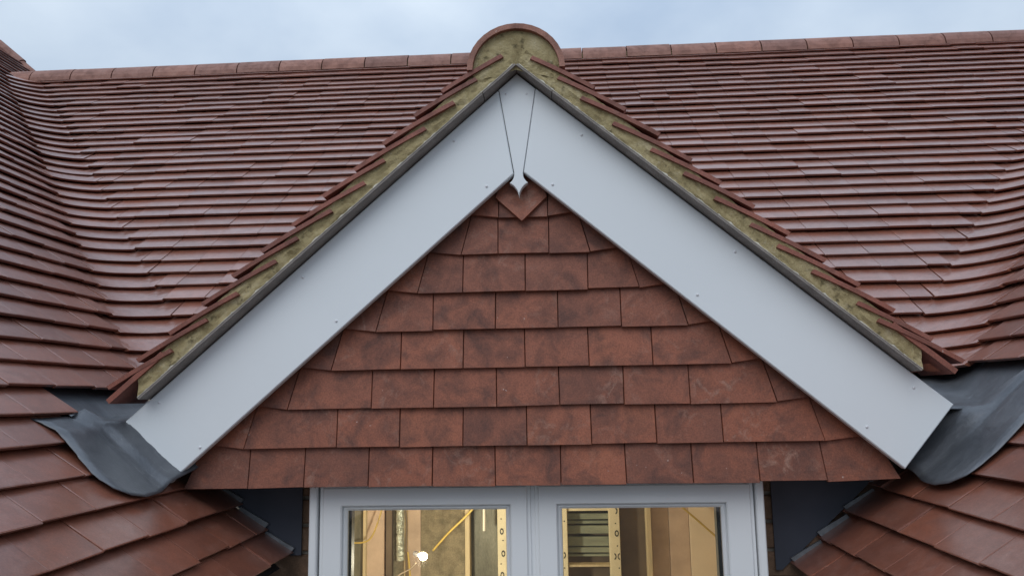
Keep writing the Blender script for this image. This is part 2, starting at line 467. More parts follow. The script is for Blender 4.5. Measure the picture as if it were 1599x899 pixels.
# ------------------------------------------------------------------ tile shapes
def tile_shape(cols, seed, w=TW):
    r = random.Random(seed)
    xs = [-w / 2] + [-w / 2 + 0.003 + (w - 0.006) * k / (cols - 1) for k in range(cols)] + [w / 2]
    ys = [0.0, 0.002, 0.105, TL] if cols < 5 else [0.0, 0.002, 0.035, 0.07, 0.105, 0.145, 0.185, 0.225, TL]
    ph = r.uniform(0, 6)
    skew = r.uniform(-0.0012, 0.0012); bow = r.uniform(-0.0010, 0.0022)
    V = []
    for j, y in enumerate(ys):
        for i, x in enumerate(xs):
            t = x / w
            z = TT + bow * (1 - 4 * t * t) - 0.10 * max(0, 0.07 - y) ** 2 * 4
            if i in (0, len(xs) - 1): z -= 0.0006
            yy = y
            if j == 0:
                z -= 0.0012; yy += skew * t * 2 + 0.0007 * math.sin(9 * t + ph)
            elif j == 1: yy += skew * t * 2
            V.append((x, yy, z))
    n = len(xs); m_ = len(ys); F = []
    for j in range(m_ - 1):
        for i in range(n - 1):
            F.append((j * n + i, j * n + i + 1, (j + 1) * n + i + 1, (j + 1) * n + i))
    o = len(V)
    if cols >= 5:                                      # curved tiles: the underside follows the top
        V += [(p[0], p[1] + (0.006 if k < 2 * n else 0), p[2] - TT + (0.0012 if k < n else 0)) for k, p in enumerate(V)]
        F += [tuple(i + o for i in q[::-1]) for q in F]
        rim = list(range(n)) + [j * n + n - 1 for j in range(1, m_)] + list(range(m_ * n - 2, (m_ - 1) * n - 1, -1)) + [j * n for j in range(m_ - 2, 0, -1)]
        for a_, b_ in zip(rim, rim[1:] + rim[:1]): F.append((b_, a_, a_ + o, b_ + o))
        return np.array(V), F
    for i, x in enumerate(xs): V.append((x, V[i][1] + 0.006, bow * (1 - 4 * (x / w) ** 2) * 0.8))
    V += [(-w / 2, TL, 0), (w / 2, TL, 0)]
    for i in range(n - 1): F.append((i + 1, i, o + i, o + i + 1))
    F.append(tuple([0] + [j * n for j in range(1, m_)] + [o + n, o])[::1])
    F.append(tuple([n - 1] + [o + n - 1, o + n + 1] + [j * n + n - 1 for j in range(m_ - 1, 0, -1)]))
    F.append(tuple(list(range(o, o + n)) [::-1] + [o + n, o + n + 1]))
    return np.array(V), F


VARIANTS = [tile_shape(2, 100 + k) for k in range(8)]
FINE = [tile_shape(9, 200 + k) for k in range(4)]
TILE_MESH = []
for k, (V, F) in enumerate(VARIANTS):
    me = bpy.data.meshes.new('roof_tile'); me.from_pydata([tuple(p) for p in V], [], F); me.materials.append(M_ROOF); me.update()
    TILE_MESH.append(me)

SIL = [(160, 628), (690, 128), (728, 100), (740, 60), (805, 36), (870, 60), (885, 98), (1508, 578), (1490, 633), (1600, 600), (1600, 655),
       (1460, 767), (1410, 750), (1334, 755), (1206, 899), (452, 899), (452, 864), (364, 766), (290, 738), (240, 780), (190, 775), (65, 660), (125, 655), (115, 612)]


def inside(x, y, poly):
    c = False
    for k in range(len(poly)):
        (x1, y1), (x2, y2) = poly[k - 1], poly[k]
        if (y1 > y) != (y2 > y) and x < (x2 - x1) * (y - y1) / (y2 - y1) + x1: c = not c
    return c


class Roof:
    def __init__(s, parent): s.parent = parent; s.items = []

    def rate(s, quad):
        px = [proj(p) for p in quad]
        cx_ = sum(p[0] for p in px) / 4; cy_ = sum(p[1] for p in px) / 4
        area = abs(sum(px[k - 1][0] * px[k][1] - px[k][0] * px[k - 1][1] for k in range(4))) / 2
        seen = -15 < cx_ < 1614 and -10 < cy_ < 909 and not inside(cx_, cy_, SIL)
        return area if seen else 0.0, cx_, cy_

    def flat(s, tail, X, U, N, wscale=1.0, kind=None):
        j = random.gauss
        b_ = TILT + j(0, 0.0045); Y = U * math.cos(b_) - N * math.sin(b_); Z = N * math.cos(b_) + U * math.sin(b_)
        a = j(0, 0.004); Xr = X * math.cos(a) + Y * math.sin(a); Yr = Y * math.cos(a) - X * math.sin(a)
        lift = abs(j(0, 0.0016)) + (0.0035 if random.random() < 0.015 else 0)
        o = tail + U * j(0, 0.0016) + N * lift
        quad = [o - X * TW / 2, o + X * TW / 2, o + X * TW / 2 + U * GAUGE, o - X * TW / 2 + U * GAUGE]
        area, cx_, cy_ = s.rate(quad)
        if not (-1500 < cx_ < 3100 and -1000 < cy_ < 2000): return
        M = np.eye(4); M[:3, 0] = Xr * wscale; M[:3, 1] = Yr; M[:3, 2] = Z; M[:3, 3] = o
        s.items.append((area, 'flat', M, random.randrange(8)))

    def warp(s, fn):
        V, F = FINE[random.randrange(4)]
        P = np.array([fn(p[0] / TW + 0.5, p[1], p[2]) for p in V])
        quad = [fn(0, 0, 0), fn(1, 0, 0), fn(1, GAUGE, 0), fn(0, GAUGE, 0)]
        area, cx_, cy_ = s.rate(quad)
        if not (-1500 < cx_ < 3100 and -1000 < cy_ < 2000): return
        s.items.append((area, 'warp', P, F))

    def build(s, limit=300, mat=None):
        s.items.sort(key=lambda t: -t[0])
        SV, SF, SR = [], [], []
        for k, it in enumerate(s.items):
            if k < limit and it[0] > 0:
                if it[1] == 'flat':
                    o = bpy.data.objects.new('roof_tile', TILE_MESH[it[3]])
                    Mx = it[2].copy(); Mx[2, 3] += HZ
                    COL.objects.link(o); o.parent = s.parent; o.matrix_basis = Matrix(Mx.tolist())
                else:
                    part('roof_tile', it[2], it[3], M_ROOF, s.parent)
            else:
                if it[1] == 'flat':
                    V, F = VARIANTS[it[3]]; P = V @ it[2][:3, :3].T + it[2][:3, 3]
                else: P, F = it[2], it[3]
                o = len(SV); SV.extend(P.tolist()); SF.extend(tuple(i + o for i in q) for q in F)
                SR.extend([random.random()] * len(F))
        if SV:
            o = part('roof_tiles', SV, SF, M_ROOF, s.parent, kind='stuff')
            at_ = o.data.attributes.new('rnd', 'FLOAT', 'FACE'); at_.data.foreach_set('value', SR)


UM = np.array([0, CP, SP]); UL = np.array([-CP, 0, SP]); UR = np.array([CP, 0, SP])
XM = np.array([1.0, 0, 0]); XL_ = np.array([0, 1.0, 0]); XR_ = np.array([0, -1.0, 0])
RM, RL, RR = Roof(main_roof), Roof(left_roof), Roof(right_roof)
PITCHW = TW + 0.0014


def dormer_z(x):
    return ZAP + 0.05 - (0.8765 if x < XA else 0.85) * abs(x - XA)


for i in range(-1, 34):                                  # main roof courses
    z = ZC0 - i * STEP; y = ym(z)
    x0 = xl(z) + RV; x1 = xr(z) - RV
    x = x0 + (TW / 2 if i % 2 else 0.0) + 0.0
    nT = int((x1 - x0) / PITCHW)
    ph = (0.5 if i % 2 else 0.0)
    # first and last tiles meet the sweep; widths stretch slightly to close the run
    cnt = max(2, int(round((x1 - x0) / PITCHW)))
    stp = (x1 - x0) / cnt
    edges = [x0] + [x0 + stp * (k + ph) for k in range(0 if ph else 1, cnt)] + [x1]
    sag = random.uniform(-0.0015, 0.0015); phs = random.uniform(0, 6)
    for a, b_ in zip(edges[:-1], edges[1:]):
        xc = (a + b_) / 2
        if z + 0.02 < dormer_z(xc) - 0.12: continue
        w = b_ - a - 0.0014
        RM.flat(np.array([xc, y, z + sag + 0.0018 * math.sin(xc * 2.3 + phs)]), XM, UM, NM, w / TW)

for side, R_, dz, xx, U, N, X, iend in (('L', RL, DZL, xl, UL, NL, XL_, 40), ('R', RR, DZR, xr, UR, NR, XR_, 41)):
    sg = 1 if side == 'L' else -1
    for i in range(-8, iend + 1):
        z = ZC0 + dz - i * STEP
        if i < 0:
            y_end = 3.68 if side == 'L' else 4.2           # the wing rises above the main ridge
        elif i <= 33: y_end = ym(z) - RV
        elif side == 'L': y_end = {34: -0.125, 35: -0.17, 36: -0.15}.get(i, 0.19)
        else: y_end = {34: -0.26, 35: -0.12, 36: -0.10}.get(i, 0.19 if i < 38 else 0.28)
        y0 = -1.3
        ph = 0.5 if i % 2 else 0.0
        edges = [y_end]
        k = 1 - ph
        while y_end - k * PITCHW > y0: edges.append(y_end - k * PITCHW); k += 1
        phs = random.uniform(0, 6)
        for b_, a in zip(edges[:-1], edges[1:]):
            yc = (a + b_) / 2; w = (b_ - a - 0.0014)
            R_.flat(np.array([xx(z), yc, z + 0.0018 * math.sin(yc * 2.7 + phs)]), X, U, N, w / TW)
        if 0 <= i <= 33:                                    # swept valley tiles
            cuts = [0, 1.0]
            cuts = [c + (random.uniform(-0.03, 0.03) if 0 < c < 1 else 0) for c in cuts]
            for s0, s1 in zip(cuts[:-1], cuts[1:]):
                g_ = 0.02
                lift = random.gauss(-0.004, 0.002); cup = random.uniform(0.002, 0.006)
                drop = random.uniform(0.003, 0.010)

                def fn(t, u, n_, s0=s0 + g_ / 2, s1=s1 - g_ / 2, lift=lift, cup=cup, drop=drop):
                    u = u - drop * (1 - u / TL)
                    s = s0 + (s1 - s0) * (t if side == 'L' else 1 - t)
                    zz = ZC0 + dz * (1 - s) - i * STEP
                    sp = 0.82 + 0.18 * abs(2 * s - 1)        # the sweep lies at a lower pitch
                    h = u * SP
                    aa = -u * CP + s * (LV + 2 * u * CP)
                    p, dn = contour(side, zz + h, aa)
                    # contour length stays LV inside, straight beyond
                    nn = n_ - TILT * u + lift + cup * (2 * t - 1) ** 2 * (1 - u / TL)
                    return np.array([p[0] + dn[0] * SP * nn, p[1] + dn[1] * SP * nn, zz + h + CP * nn])
                # params run on the contour of the head height, so re-base the sweep there
                R_.warp(fn)


# ------------------------------------------------------------------ main ridge and the rear end of the left wing
def half_round(y0, y1, cx_, cz_, r, t, seg=14, axis='y', rz=None):
    V, F = [], []
    prof = [(math.cos(math.pi * k / seg), math.sin(math.pi * k / seg)) for k in range(seg + 1)]
    rings = [(y0, r), (y1, r)]
    for yy, R0 in rings:
        for rad in (R0, R0 - t):
            for c_, s_ in prof:
                V.append((cx_ + rad * c_, yy, cz_ + (rz or r) / r * rad * s_))
    n = seg + 1
    for k in range(seg):
        F += [(k, k + 1, 2 * n + k + 1, 2 * n + k), (n + k + 1, n + k, 3 * n + k, 3 * n + k + 1),
              (k + 1, k, n + k, n + k + 1), (2 * n + k, 2 * n + k + 1, 3 * n + k + 1, 3 * n + k)]
    F += [(0, 2 * n, 3 * n, n), (seg, n + seg, 3 * n + seg, 2 * n + seg)]
    if axis == 'x': V = [(p[1], -(p[0] - cx_) + 0.0, p[2]) for p in V]
    return V, F


YR, ZRC = 3.055, 2.285
V, F = grid(lambda u, v_: (-3.85 + 7.8 * u, YR - 0.095 * math.cos(math.pi * v_), ZRC + 0.09 * math.sin(math.pi * v_)), 30, 8)
bed = part('ridge_bedding', V, F, M_MORTAR, house)
x = -3.98; k = 0
while x < 4.0:
    ln = 0.302
    V, F = half_round(x, x + ln - 0.008, 0, 0, 0.122, 0.014, 12, 'x')
    a_ = random.gauss(0, 0.003); dz_ = random.gauss(0, 0.0015)
    V = [(p[0], p[1] + YR, p[2] + ZRC + dz_ + a_ * (p[0] - x)) for p in V]
    part('ridge_tile', V, F, M_RIDGE, bed); x += ln; k += 1

for k in range(3):                                       # verge tiles along the far edge of the left slope
    za, zb_ = 2.40 + 0.205 * k, 2.40 + 0.205 * k + 0.20
    V, F = tube([np.array([xl(z_), 3.72, z_]) + NL * (-0.012 + 0.010 * (1 - t)) for z_, t in ((za, 0), ((za + zb_) / 2, 0.5), (zb_, 1))], 0.042, 10)
    part('ridge_tile', V, F, M_RIDGE, left_roof)

# ------------------------------------------------------------------ dormer roof
def rake(side, s, n_):
    th = TH_L if side == 'L' else TH_R; sg = -1 if side == 'L' else 1
    return XA + sg * (s * math.cos(th) + n_ * math.sin(th)), ZAP - s * math.sin(th) + n_ * math.cos(th)


def strip(side, s0, s1, n0, n1, y0, y1):
    q = [rake(side, s0, n0), rake(side, s1, n0), rake(side, s1, n1), rake(side, s0, n1)]
    if side == 'L': q = q[::-1]
    return plate(q, y0, y1)


V1, F1 = join(strip('L', 0.03, 1.27, 0.002, 0.03, 0.02, 1.75), strip('R', 0.03, 1.24, 0.002, 0.03, 0.02, 1.75))
dormer_roof = part('dormer_roof', V1, F1, M_DECK, house)
RD = Roof(dormer_roof)
for side in 'LR':
    th = TH_L if side == 'L' else TH_R; sg = 1 if side == 'L' else -1
    U = np.array([sg * math.cos(th), 0, math.sin(th)]); N = np.array([-sg * math.sin(th), 0, math.cos(th)]); X = np.cross(U, N)
    for k in range(12):
        s_ = 0.2 + 0.1032 * k if side == 'L' else 0.203 + 0.1025 * k
        px_, pz_ = rake(side, s_, 0.062)
        yy = 0.06 + (0.0825 if k % 2 else 0) + TW / 2
        while yy < 1.5:
            if pz_ > ZC0 + (yy - 2.93) * TP - 0.08 or k > 9:
                RD.flat(np.array([px_, yy, pz_]), X, U, N)
            yy += PITCHW
for it in range(len(RD.items)): RD.items[it] = (0.0,) + RD.items[it][1:]
RD.build(0)

# dormer ridge
V, F = grid(lambda u, v_: (XA - 0.1 * math.cos(math.pi * v_), 0.0 + 1.5 * u, 0.845 + 0.1 * math.sin(math.pi * v_)), 4, 8)
dbed = part('ridge_bedding', V, F, M_MORTAR, house)
y = -0.112
while y < 1.4:
    V, F = half_round(y, y + 0.297, XA, 0.848, 0.128, 0.0145, 18, rz=0.124)
    part('ridge_tile', V, F, M_RIDGE, dbed); y += 0.302
RDISC = 0.1135


def ridge_end():
    V, F = [], []
    seg, rad = 22, 6
    V.append((XA, -0.098, 0.85))
    for j in range(1, rad + 1):
        for k in range(seg + 1):
            a_ = math.pi * (k / seg) * 1.16 - 0.08 * math.pi; r_ = RDISC * j / rad
            V.append((XA + r_ * math.cos(a_), -0.099 + random.uniform(-0.0015, 0.0015), 0.848 + r_ * 0.965 * math.sin(a_)))
    n = seg + 1
    for k in range(seg): F.append((0, 1 + k + 1, 1 + k))
    for j in range(rad - 1):
        for k in range(seg):
            a_, b_ = 1 + j * n + k, 1 + (j + 1) * n + k; F.append((a_, a_ + 1, b_ + 1, b_))
    o = len(V); V += [(p[0], 0.0, p[2]) for p in V[1 + (rad - 1) * n:1 + rad * n]]
    for k in range(seg): F.append((1 + (rad - 1) * n + k, 1 + (rad - 1) * n + k + 1, o + k + 1, o + k))
    return V, F


V, F = ridge_end()
part('end_mortar', V, F, M_MORTAR, dbed, label='mottled mortar disc closing the ridge end')

# verges: mortar, undercloak boards, tile edges
for side in 'LR':
    th = TH_L if side == 'L' else TH_R; S = 1.293 if side == 'L' else 1.262
    sg = -1 if side == 'L' else 1

    def mfn(u, v_, side=side, th=th, S=S):
        n_ = 0.052 * v_; s_ = u * (S - n_ * math.tan(th)) - 0.0 * (1 - u)
        s_ = max(s_, n_ * math.tan(th) * -1 * (1 - u) * 0)
        x_, z_ = rake(side, s_, n_)
        if (side == 'L' and x_ > XA) or (side == 'R' and x_ < XA): x_ = XA
        dy = 0.0030 * wob(s_ * 3.1 + n_ * 30) + random.uniform(-0.0011, 0.0011)
        return (x_, -0.0985 + dy, z_)
    V, F = grid(mfn, 110, 6)
    if side == 'L': F = [q[::-1] for q in F]
    nb = len(V)
    cap = [V[110 * 7 + j] for j in range(7)]                 # the cut lower end
    V += [(p[0], 0.0, p[2]) for p in cap]
    for j in range(6):
        q = (110 * 7 + j, nb + j, nb + j + 1, 110 * 7 + j + 1); F.append(q if side == 'R' else q[::-1])
    F = [q[::-1] for q in F]
    verge = part('verge', V, F, M_MORTAR, house, label='mortar bedded %s verge of the dormer' % ('left' if side == 'L' else 'right'))
    cuts = [0.004, 0.12, S - 0.002] if side == 'L' else [0.004, 0.125, S - 0.002]
    for a_, b_ in zip(cuts[:-1], cuts[1:]):
        V, F = strip(side, a_ + 0.0012, b_ - 0.0012, -0.0058, -0.0005, -0.1055, 0.0)
        part('undercloak', V, F, M_BOARD, verge)

    def lip(u, v_, side=side, S=S):
        s_ = 0.01 + u * (S - 0.015)
        h = 0.0018 + 0.0022 * max(0, wob(s_ * 9.0) + 0.5 * wob(s_ * 31.0) + random.uniform(-0.3, 0.4))
        x_, z_ = rake(side, s_, -0.0012 + h * v_)
        return (x_, -0.1062 - 0.0012 * (v_ * (1 - v_) * 4), z_)
    V, F = grid(lip, 220, 2)
    part('mortar_lip', V, F if side == 'L' else [q[::-1] for q in F], M_LIP, verge)
    nT = 12
    for k in range(nT):
        st = (0.190 + 0.104 * k) if side == 'L' else (0.203 + 0.1028 * k)
        st += random.uniform(-0.006, 0.006)
        if k == nT - 1: st -= 0.004
        if side == 'R' and k == nT - 1: st -= 0.01
        ulen = random.uniform(0.180, 0.225)
        lift = random.uniform(-0.002, 0.003); fy = -0.1075 + random.uniform(-0.004, 0.003); by = fy + 0.172
        if k == 0: ulen = 0.18
        V, F = [], []
        nu = 9
        for j in range(nu + 1):
            u = ulen * j / nu
            nt_ = 0.076 + lift - 0.15 * u - 0.26 * u * u
            for n_ in (nt_, nt_ - 0.0108):
                x_, z_ = rake(side, st - u, n_)
                for yy in (fy, by): V.append((x_, yy, z_))
        for j in range(nu):
            a_ = 4 * j; c_ = 4 * (j + 1)
            F += [(a_, c_, c_ + 1, a_ + 1), (a_ + 2, a_ + 3, c_ + 3, c_ + 2), (a_, a_ + 2, c_ + 2, c_), (a_ + 1, c_ + 1, c_ + 3, a_ + 3)]
        F += [(0, 1, 3, 2), (4 * nu, 4 * nu + 2, 4 * nu + 3, 4 * nu + 1)]
        if side == 'R': F = [q[::-1] for q in F]
        part('verge_tile', V, F, M_VERGE, verge)
    # the eaves course under the last verge tile
    st = 1.352 if side == 'L' else 1.322
    V, F = strip(side, st - 0.18, st, 0.036, 0.049, -0.108, 0.06)
    part('verge_tile', V, F, M_VERGE, verge)

# ------------------------------------------------------------------ bargeboards, finial
YB = -0.058
FIN = [(XA - 0.049, 0.8215), (XA - 0.012, 0.583)]


def barge(side):
    P = lambda s, n_: rake(side, s, n_)
    sg = -1 if side == 'L' else 1
    top = P(0.0, -0.009); e1 = P(1.381, -0.009); e2 = P(1.381, -0.207)
    th = TH_L if side == 'L' else TH_R
    # the joint with the finial: a slanting line from top to bottom edge
    def on_line(n_, xj):
        z_ = ZAP + n_ / math.cos(th) - abs(xj - XA) * math.tan(th); return (xj, z_)
    a_ = on_line(-0.009, XA + sg * 0.0495); b_ = on_line(-0.207, XA + sg * 0.0134)
    q = [a_, e1, e2, b_]
    if side == 'R': q = q[::-1]
    V, F = plate(q, YB, YB + 0.022, 0.0025)
    return part('bargeboard', V, F, M_UPVC, house, label='wide white %s bargeboard of the dormer gable' % ('left' if side == 'L' else 'right'))


BL, BR = barge('L'), barge('R')


def arc(p, q, bulge, k=7):
    p, q = np.array(p), np.array(q); d = q - p; nn = np.array([-d[1], d[0]])
    return [tuple(p + d * t + nn * bulge * 4 * t * (1 - t)) for t in [j / k for j in range(1, k)]]


zt = ZAP - 0.009 / math.cos(TH_L)
lf = [(XA, zt - 0.001), (XA - 0.0485, zt - 0.0485 * 0.8765 - 0.001), (XA - 0.0125, 0.588)]
lf += arc(lf[-1], (XA - 0.024, 0.556), 0.16) + [(XA - 0.024, 0.556)]
lf += arc(lf[-1], (XA, 0.519), 0.13) + [(XA + 0.0005, 0.519)]
rt = [(2 * XA - p[0], p[1]) for p in lf[1:-1]][::-1]
V, F = plate(lf + rt, YB - 0.0015, YB + 0.02, 0.0015)
finial = part('finial_board', V, F, M_UPVC, house, label='white tapering finial board with pointed drop')
V, F = plate([(XA - 0.07, 0.80), (XA - 0.03, 0.60), (XA + 0.03, 0.60), (XA + 0.07, 0.80), (XA, 0.845)], YB + 0.0225, YB + 0.035)
part('joint_backing', V, F, M_BLACK, finial)


def cap(px, py, parent):
    p = at(px, py, YB - 0.001); V, F = [], []
    r0 = 0.0040
    for j, (r_, h) in enumerate(((1.0, 0.0), (0.8, 0.0022), (0.4, 0.0033))):
        for k in range(8):
            a_ = math.pi / 4 * k; V.append((p[0] + r0 * r_ * math.cos(a_), YB - h + 0.0005, p[2] + r0 * r_ * math.sin(a_)))
    for j in range(2):
        for k in range(8):
            F.append((j * 8 + k, j * 8 + (k + 1) % 8, (j + 1) * 8 + (k + 1) % 8, (j + 1) * 8 + k))
    F.append(tuple(range(16, 24)))
    part('screw_cap', V, F, M_CAP, parent, smooth=True)


for p in ((709, 220), (760, 291), (473, 433), (525, 501), (248, 628), (312, 698)): cap(*p, BL)
for p in ((908, 211), (863, 288), (1148, 393), (1089, 460), (1427, 605), (1354, 666)): cap(*p, BR)
for p in ((790, 147), (822, 147)): cap(*p, finial)

# ------------------------------------------------------------------ tile-hung gable
V, F = plate([(-0.965, -0.215), (0.83, -0.215), (XA + 0.06, 0.81), (XA - 0.06, 0.81)], 0.022, 0.10)
gable = part('gable_wall', V, F, M_DECK, house)
JOINTS = {0: [-0.794, -0.648, -0.481, -0.317, -0.156, 0.009, 0.173, 0.338, 0.501, 0.665],
          1: [-0.808, -0.564, -0.401, -0.238, -0.074, 0.089, 0.252, 0.417, 0.666],
          2: [-0.696, -0.475, -0.313, -0.15, 0.011, 0.174, 0.34, 0.556],
          3: [-0.582, -0.399, -0.236, -0.075, 0.089, 0.251, 0.449],
          4: [-0.465, -0.314, -0.151, 0.012, 0.175, 0.345],
          5: [-0.355, -0.235, -0.071, 0.092, 0.225],
          6: [-0.239, -0.141, -0.007, 0.101], 7: [-0.138, -0.008]}
GH = 0.0988


def hung(poly, zb, yo=0.0):
    """a hung tile: outline in (x, z); its face leans so that the tail stands proud"""
    fy = lambda z: -0.021 + yo + (z - zb) * 0.14
    nP = len(poly); c = np.array(poly); cen = c.mean(0)
    ins = [p + (cen - p) / np.linalg.norm(cen - p) * 0.0014 for p in c]
    V = [(p[0], fy(p[1]), p[1]) for p in ins] + [(p[0], fy(p[1]) + 0.0022, p[1]) for p in c] + [(p[0], fy(p[1]) + 0.0135, p[1]) for p in c]
    F = [tuple(range(nP))]
    for k in range(nP):
        j = (k + 1) % nP
        F += [(k, k + nP, j + nP, j), (k + nP, k + 2 * nP, j + 2 * nP, j + nP)]
    part('wall_tile', V, F, M_WALLT, gable)


def edge_x(side, z, inset):
    th, sg = (TH_L, -1) if side == 'L' else (TH_R, 1)
    return XA + sg * ((ZAP - z) / math.tan(th) - 0.207 / math.sin(th) + inset)


for k, js in JOINTS.items():
    zb = -0.217 + GH * k; H = GH + 0.022
    nJ = len(js)
    lean_l = 0.030 if k else 0.0; lean_r = -0.030 if k else -0.012
    top = [x + random.uniform(-0.002, 0.002) for x in js]
    if k not in (7,):
        top[0] = js[0] + lean_l; top[-1] = js[-1] + lean_r
    gp = 0.0007
    for a_ in range(nJ - 1):
        za = zb + random.gauss(0, 0.0012); zc = za + random.gauss(0, 0.0008)
        hung([(js[a_] + gp, za), (js[a_ + 1] - gp, zc), (top[a_ + 1] - gp, zb + H), (top[a_] + gp, zb + H)], zb, random.gauss(0, 0.0010))
    for side, jx, tx in (('L', js[0], top[0]), ('R', js[-1], top[-1])):
        sg = -1 if side == 'L' else 1
        e0 = edge_x(side, zb, 0.05); e1 = edge_x(side, zb + H, 0.05)
        if k == 0: e0 = -0.962 if side == 'L' else 0.842
        if k == 0 and side == 'R': rise = 0.006
        else: rise = 0.0 if k == 0 else 0.017
        if sg * (e0 - jx) < 0.02: continue
        q = [(jx + sg * gp, zb), (e0, zb + rise), (e1, zb + H) if sg * (e1 - tx) > 0.004 else (tx + sg * 0.005, zb + H), (tx + sg * gp, zb + H)]
        if side == 'L': q = [q[0], q[3], q[2], q[1]]
        hung(q, zb, 0.001 + random.gauss(0, 0.0008))
zb = 0.459
hung([(-0.076, zb), (-0.008, zb + 0.068), (-0.008 - 0.02, zb + 0.13), (-0.125, zb + 0.13), (-0.146, zb + 0.068)], zb + 0.03, -0.010)

# ------------------------------------------------------------------ lead
def lead_sheet(name, side, yA, yf, ztop, zbot, zc, label):
    xx = xl if side == 'L' else xr; N = NL if side == 'L' else NR
    prof = [(yA, 0.0165), (yA + (yf - yA) * 0.2, 0.018), (yA + (yf - yA) * 0.45, 0.0175), (yA + (yf - yA) * 0.68, 0.019), (yf - 0.032, 0.0175), (yf - 0.016, 0.0165),
            (yf - 0.007, 0.0215), (yf + 0.003, 0.0315), (yf + 0.013, 0.0375), (yf + 0.038, 0.046), (yf + 0.085, 0.063), (yf + 0.115, 0.085), (yf + 0.13, 0.108), (yf + 0.16, 0.122)]
    if side == 'L': prof = prof[:-2]
    rows = 22; V = []
    for r_ in range(rows + 1):
        t = r_ / rows
        for c_, (y, n_) in enumerate(prof):
            q = max(0.0, min(1.0, (y - yA) / (yf - yA)))
            zb_ = zbot + 0.030 * (1 - min(1, q / 0.45)) ** 2 + 0.010 * max(0, (q - 0.6) / 0.4) ** 2
            z = ztop + (zb_ - ztop) * t
            yy = y + (0.010 * math.sin(t * 5.2 + 0.6) - 0.006) * (1 - q) * (1.0 if side == 'L' else 0.7)
            curl = 0.006 * max(0, t - 0.85) / 0.15
            nn = n_ + 0.0014 * wob(t * 1.7 + y * 9) + 0.0010 * wob(t * 6.1 - y * 23) + curl - 0.55 * max(0.0, z - 0.045) - (0.020 * max(0.0, 1 - t / 0.22) if side == 'L' and q < 0.9 else 0.0)
            p = np.array([xx(z), yy, z]) + N * nn
            if p[2] > zc and n_ > 0.0225:                                      # dressed back over the top of the upstand
                ov = p[2] - zc; p[1] += ov * 2.2; p[2] = zc + ov * 0.12
            V.append(tuple(p))
    n = len(prof)
    F = [(r_ * n + c_, r_ * n + c_ + 1, (r_ + 1) * n + c_ + 1, (r_ + 1) * n + c_) for r_ in range(rows) for c_ in range(n - 1)]
    if side == 'L': F = [q[::-1] for q in F]
    o = part(name, V, F, M_LEAD, house, smooth=True, label=label)
    md = o.modifiers.new('thickness', 'SOLIDIFY'); md.thickness = 0.0022; md.offset = -1
    return o


lead_sheet('lead_apron', 'L', -0.284, -0.108, -0.024, -0.228, -0.040, 'dark lead flap below the left bargeboard end')
lead_sheet('lead_apron', 'R', -0.195, -0.020, 0.105, -0.232, -0.038, 'dark lead flap below the right bargeboard end')


def tray(side, x0, x1, y0, zc, label):
    def fn(u, v_):
        x_ = x0 + (x1 - x0) * u
        yf_ = y0 - (0.075 * min(1.0, max(0.0, (-1.115 - x_) / 0.03)) if side == 'L' else 0.0)
        y_ = yf_ + (0.55 - yf_) * v_
        z_ = zc + 0.105 * v_ ** 1.6 + 0.0035 * wob(u * 2 + v_ * 3.3) + 0.002 * wob(u * 7 - v_ * 5) - 0.004
        z_ = max(z_, (CL - TP * x_ if side == 'L' else CR_ + TP * x_) - 0.028)
        return (x_, y_, z_)
    V, F = grid(fn, 26, 18)
    o = part('lead_tray', V, F if x1 > x0 else [q[::-1] for q in F], M_LEAD, house, smooth=True, label=label)
    md = o.modifiers.new('thickness', 'SOLIDIFY'); md.thickness = 0.003; md.offset = -1


tray('L', -1.48, -0.86, -0.022, -0.040, 'dark lead gutter behind the left bargeboard end')
tray('R', 0.74, 1.62, 0.020, -0.038, 'dark lead gutter behind the right bargeboard end')

# cheeks beside the window, soakers along the tile edge
YC = 0.195
for side in 'LR':
    if side == 'L':
        q = [(-0.75, -0.425), (-0.722, -0.425), (-0.722, -0.20), (-1.02, -0.20), (-1.02, -0.21)]
        q = [(-0.752, -0.424), (-0.722, -0.424), (-0.722, -0.17), (-1.05, -0.17)]
    else:
        q = [(0.584, -0.47), (0.60, -0.47), (0.93, -0.17), (0.584, -0.17)]
    V, F = plate(q, YC, YC + 0.004)
    ck = part('cheek', V, F, M_CHEEK, house, label='dark sheet cheek %s of the window' % ('left' if side == 'L' else 'right'))
    xx = xl if side == 'L' else xr; N = NL if side == 'L' else NR
    for i in range(37, 41 if side == 'L' else 42):
        z = ZC0 + (DZL if side == 'L' else DZR) - i * STEP
        a_ = np.array([xx(z + 0.006), YC - 0.004, z + 0.006]); b_ = np.array([xx(z + STEP), YC - 0.004, z + STEP])
        V = [a_ + N * 0.002, b_ + N * (-0.006), b_ + N * 0.004, a_ + N * 0.024]
        V += [p + np.array([0, -0.007, 0.0]) for k, p in enumerate(V)]
        F = [(0, 1, 2, 3), (7, 6, 5, 4), (0, 4, 5, 1), (3, 2, 6, 7), (0, 3, 7, 4), (1, 5, 6, 2)]
        part('soaker', V, F, M_SOAK, ck)

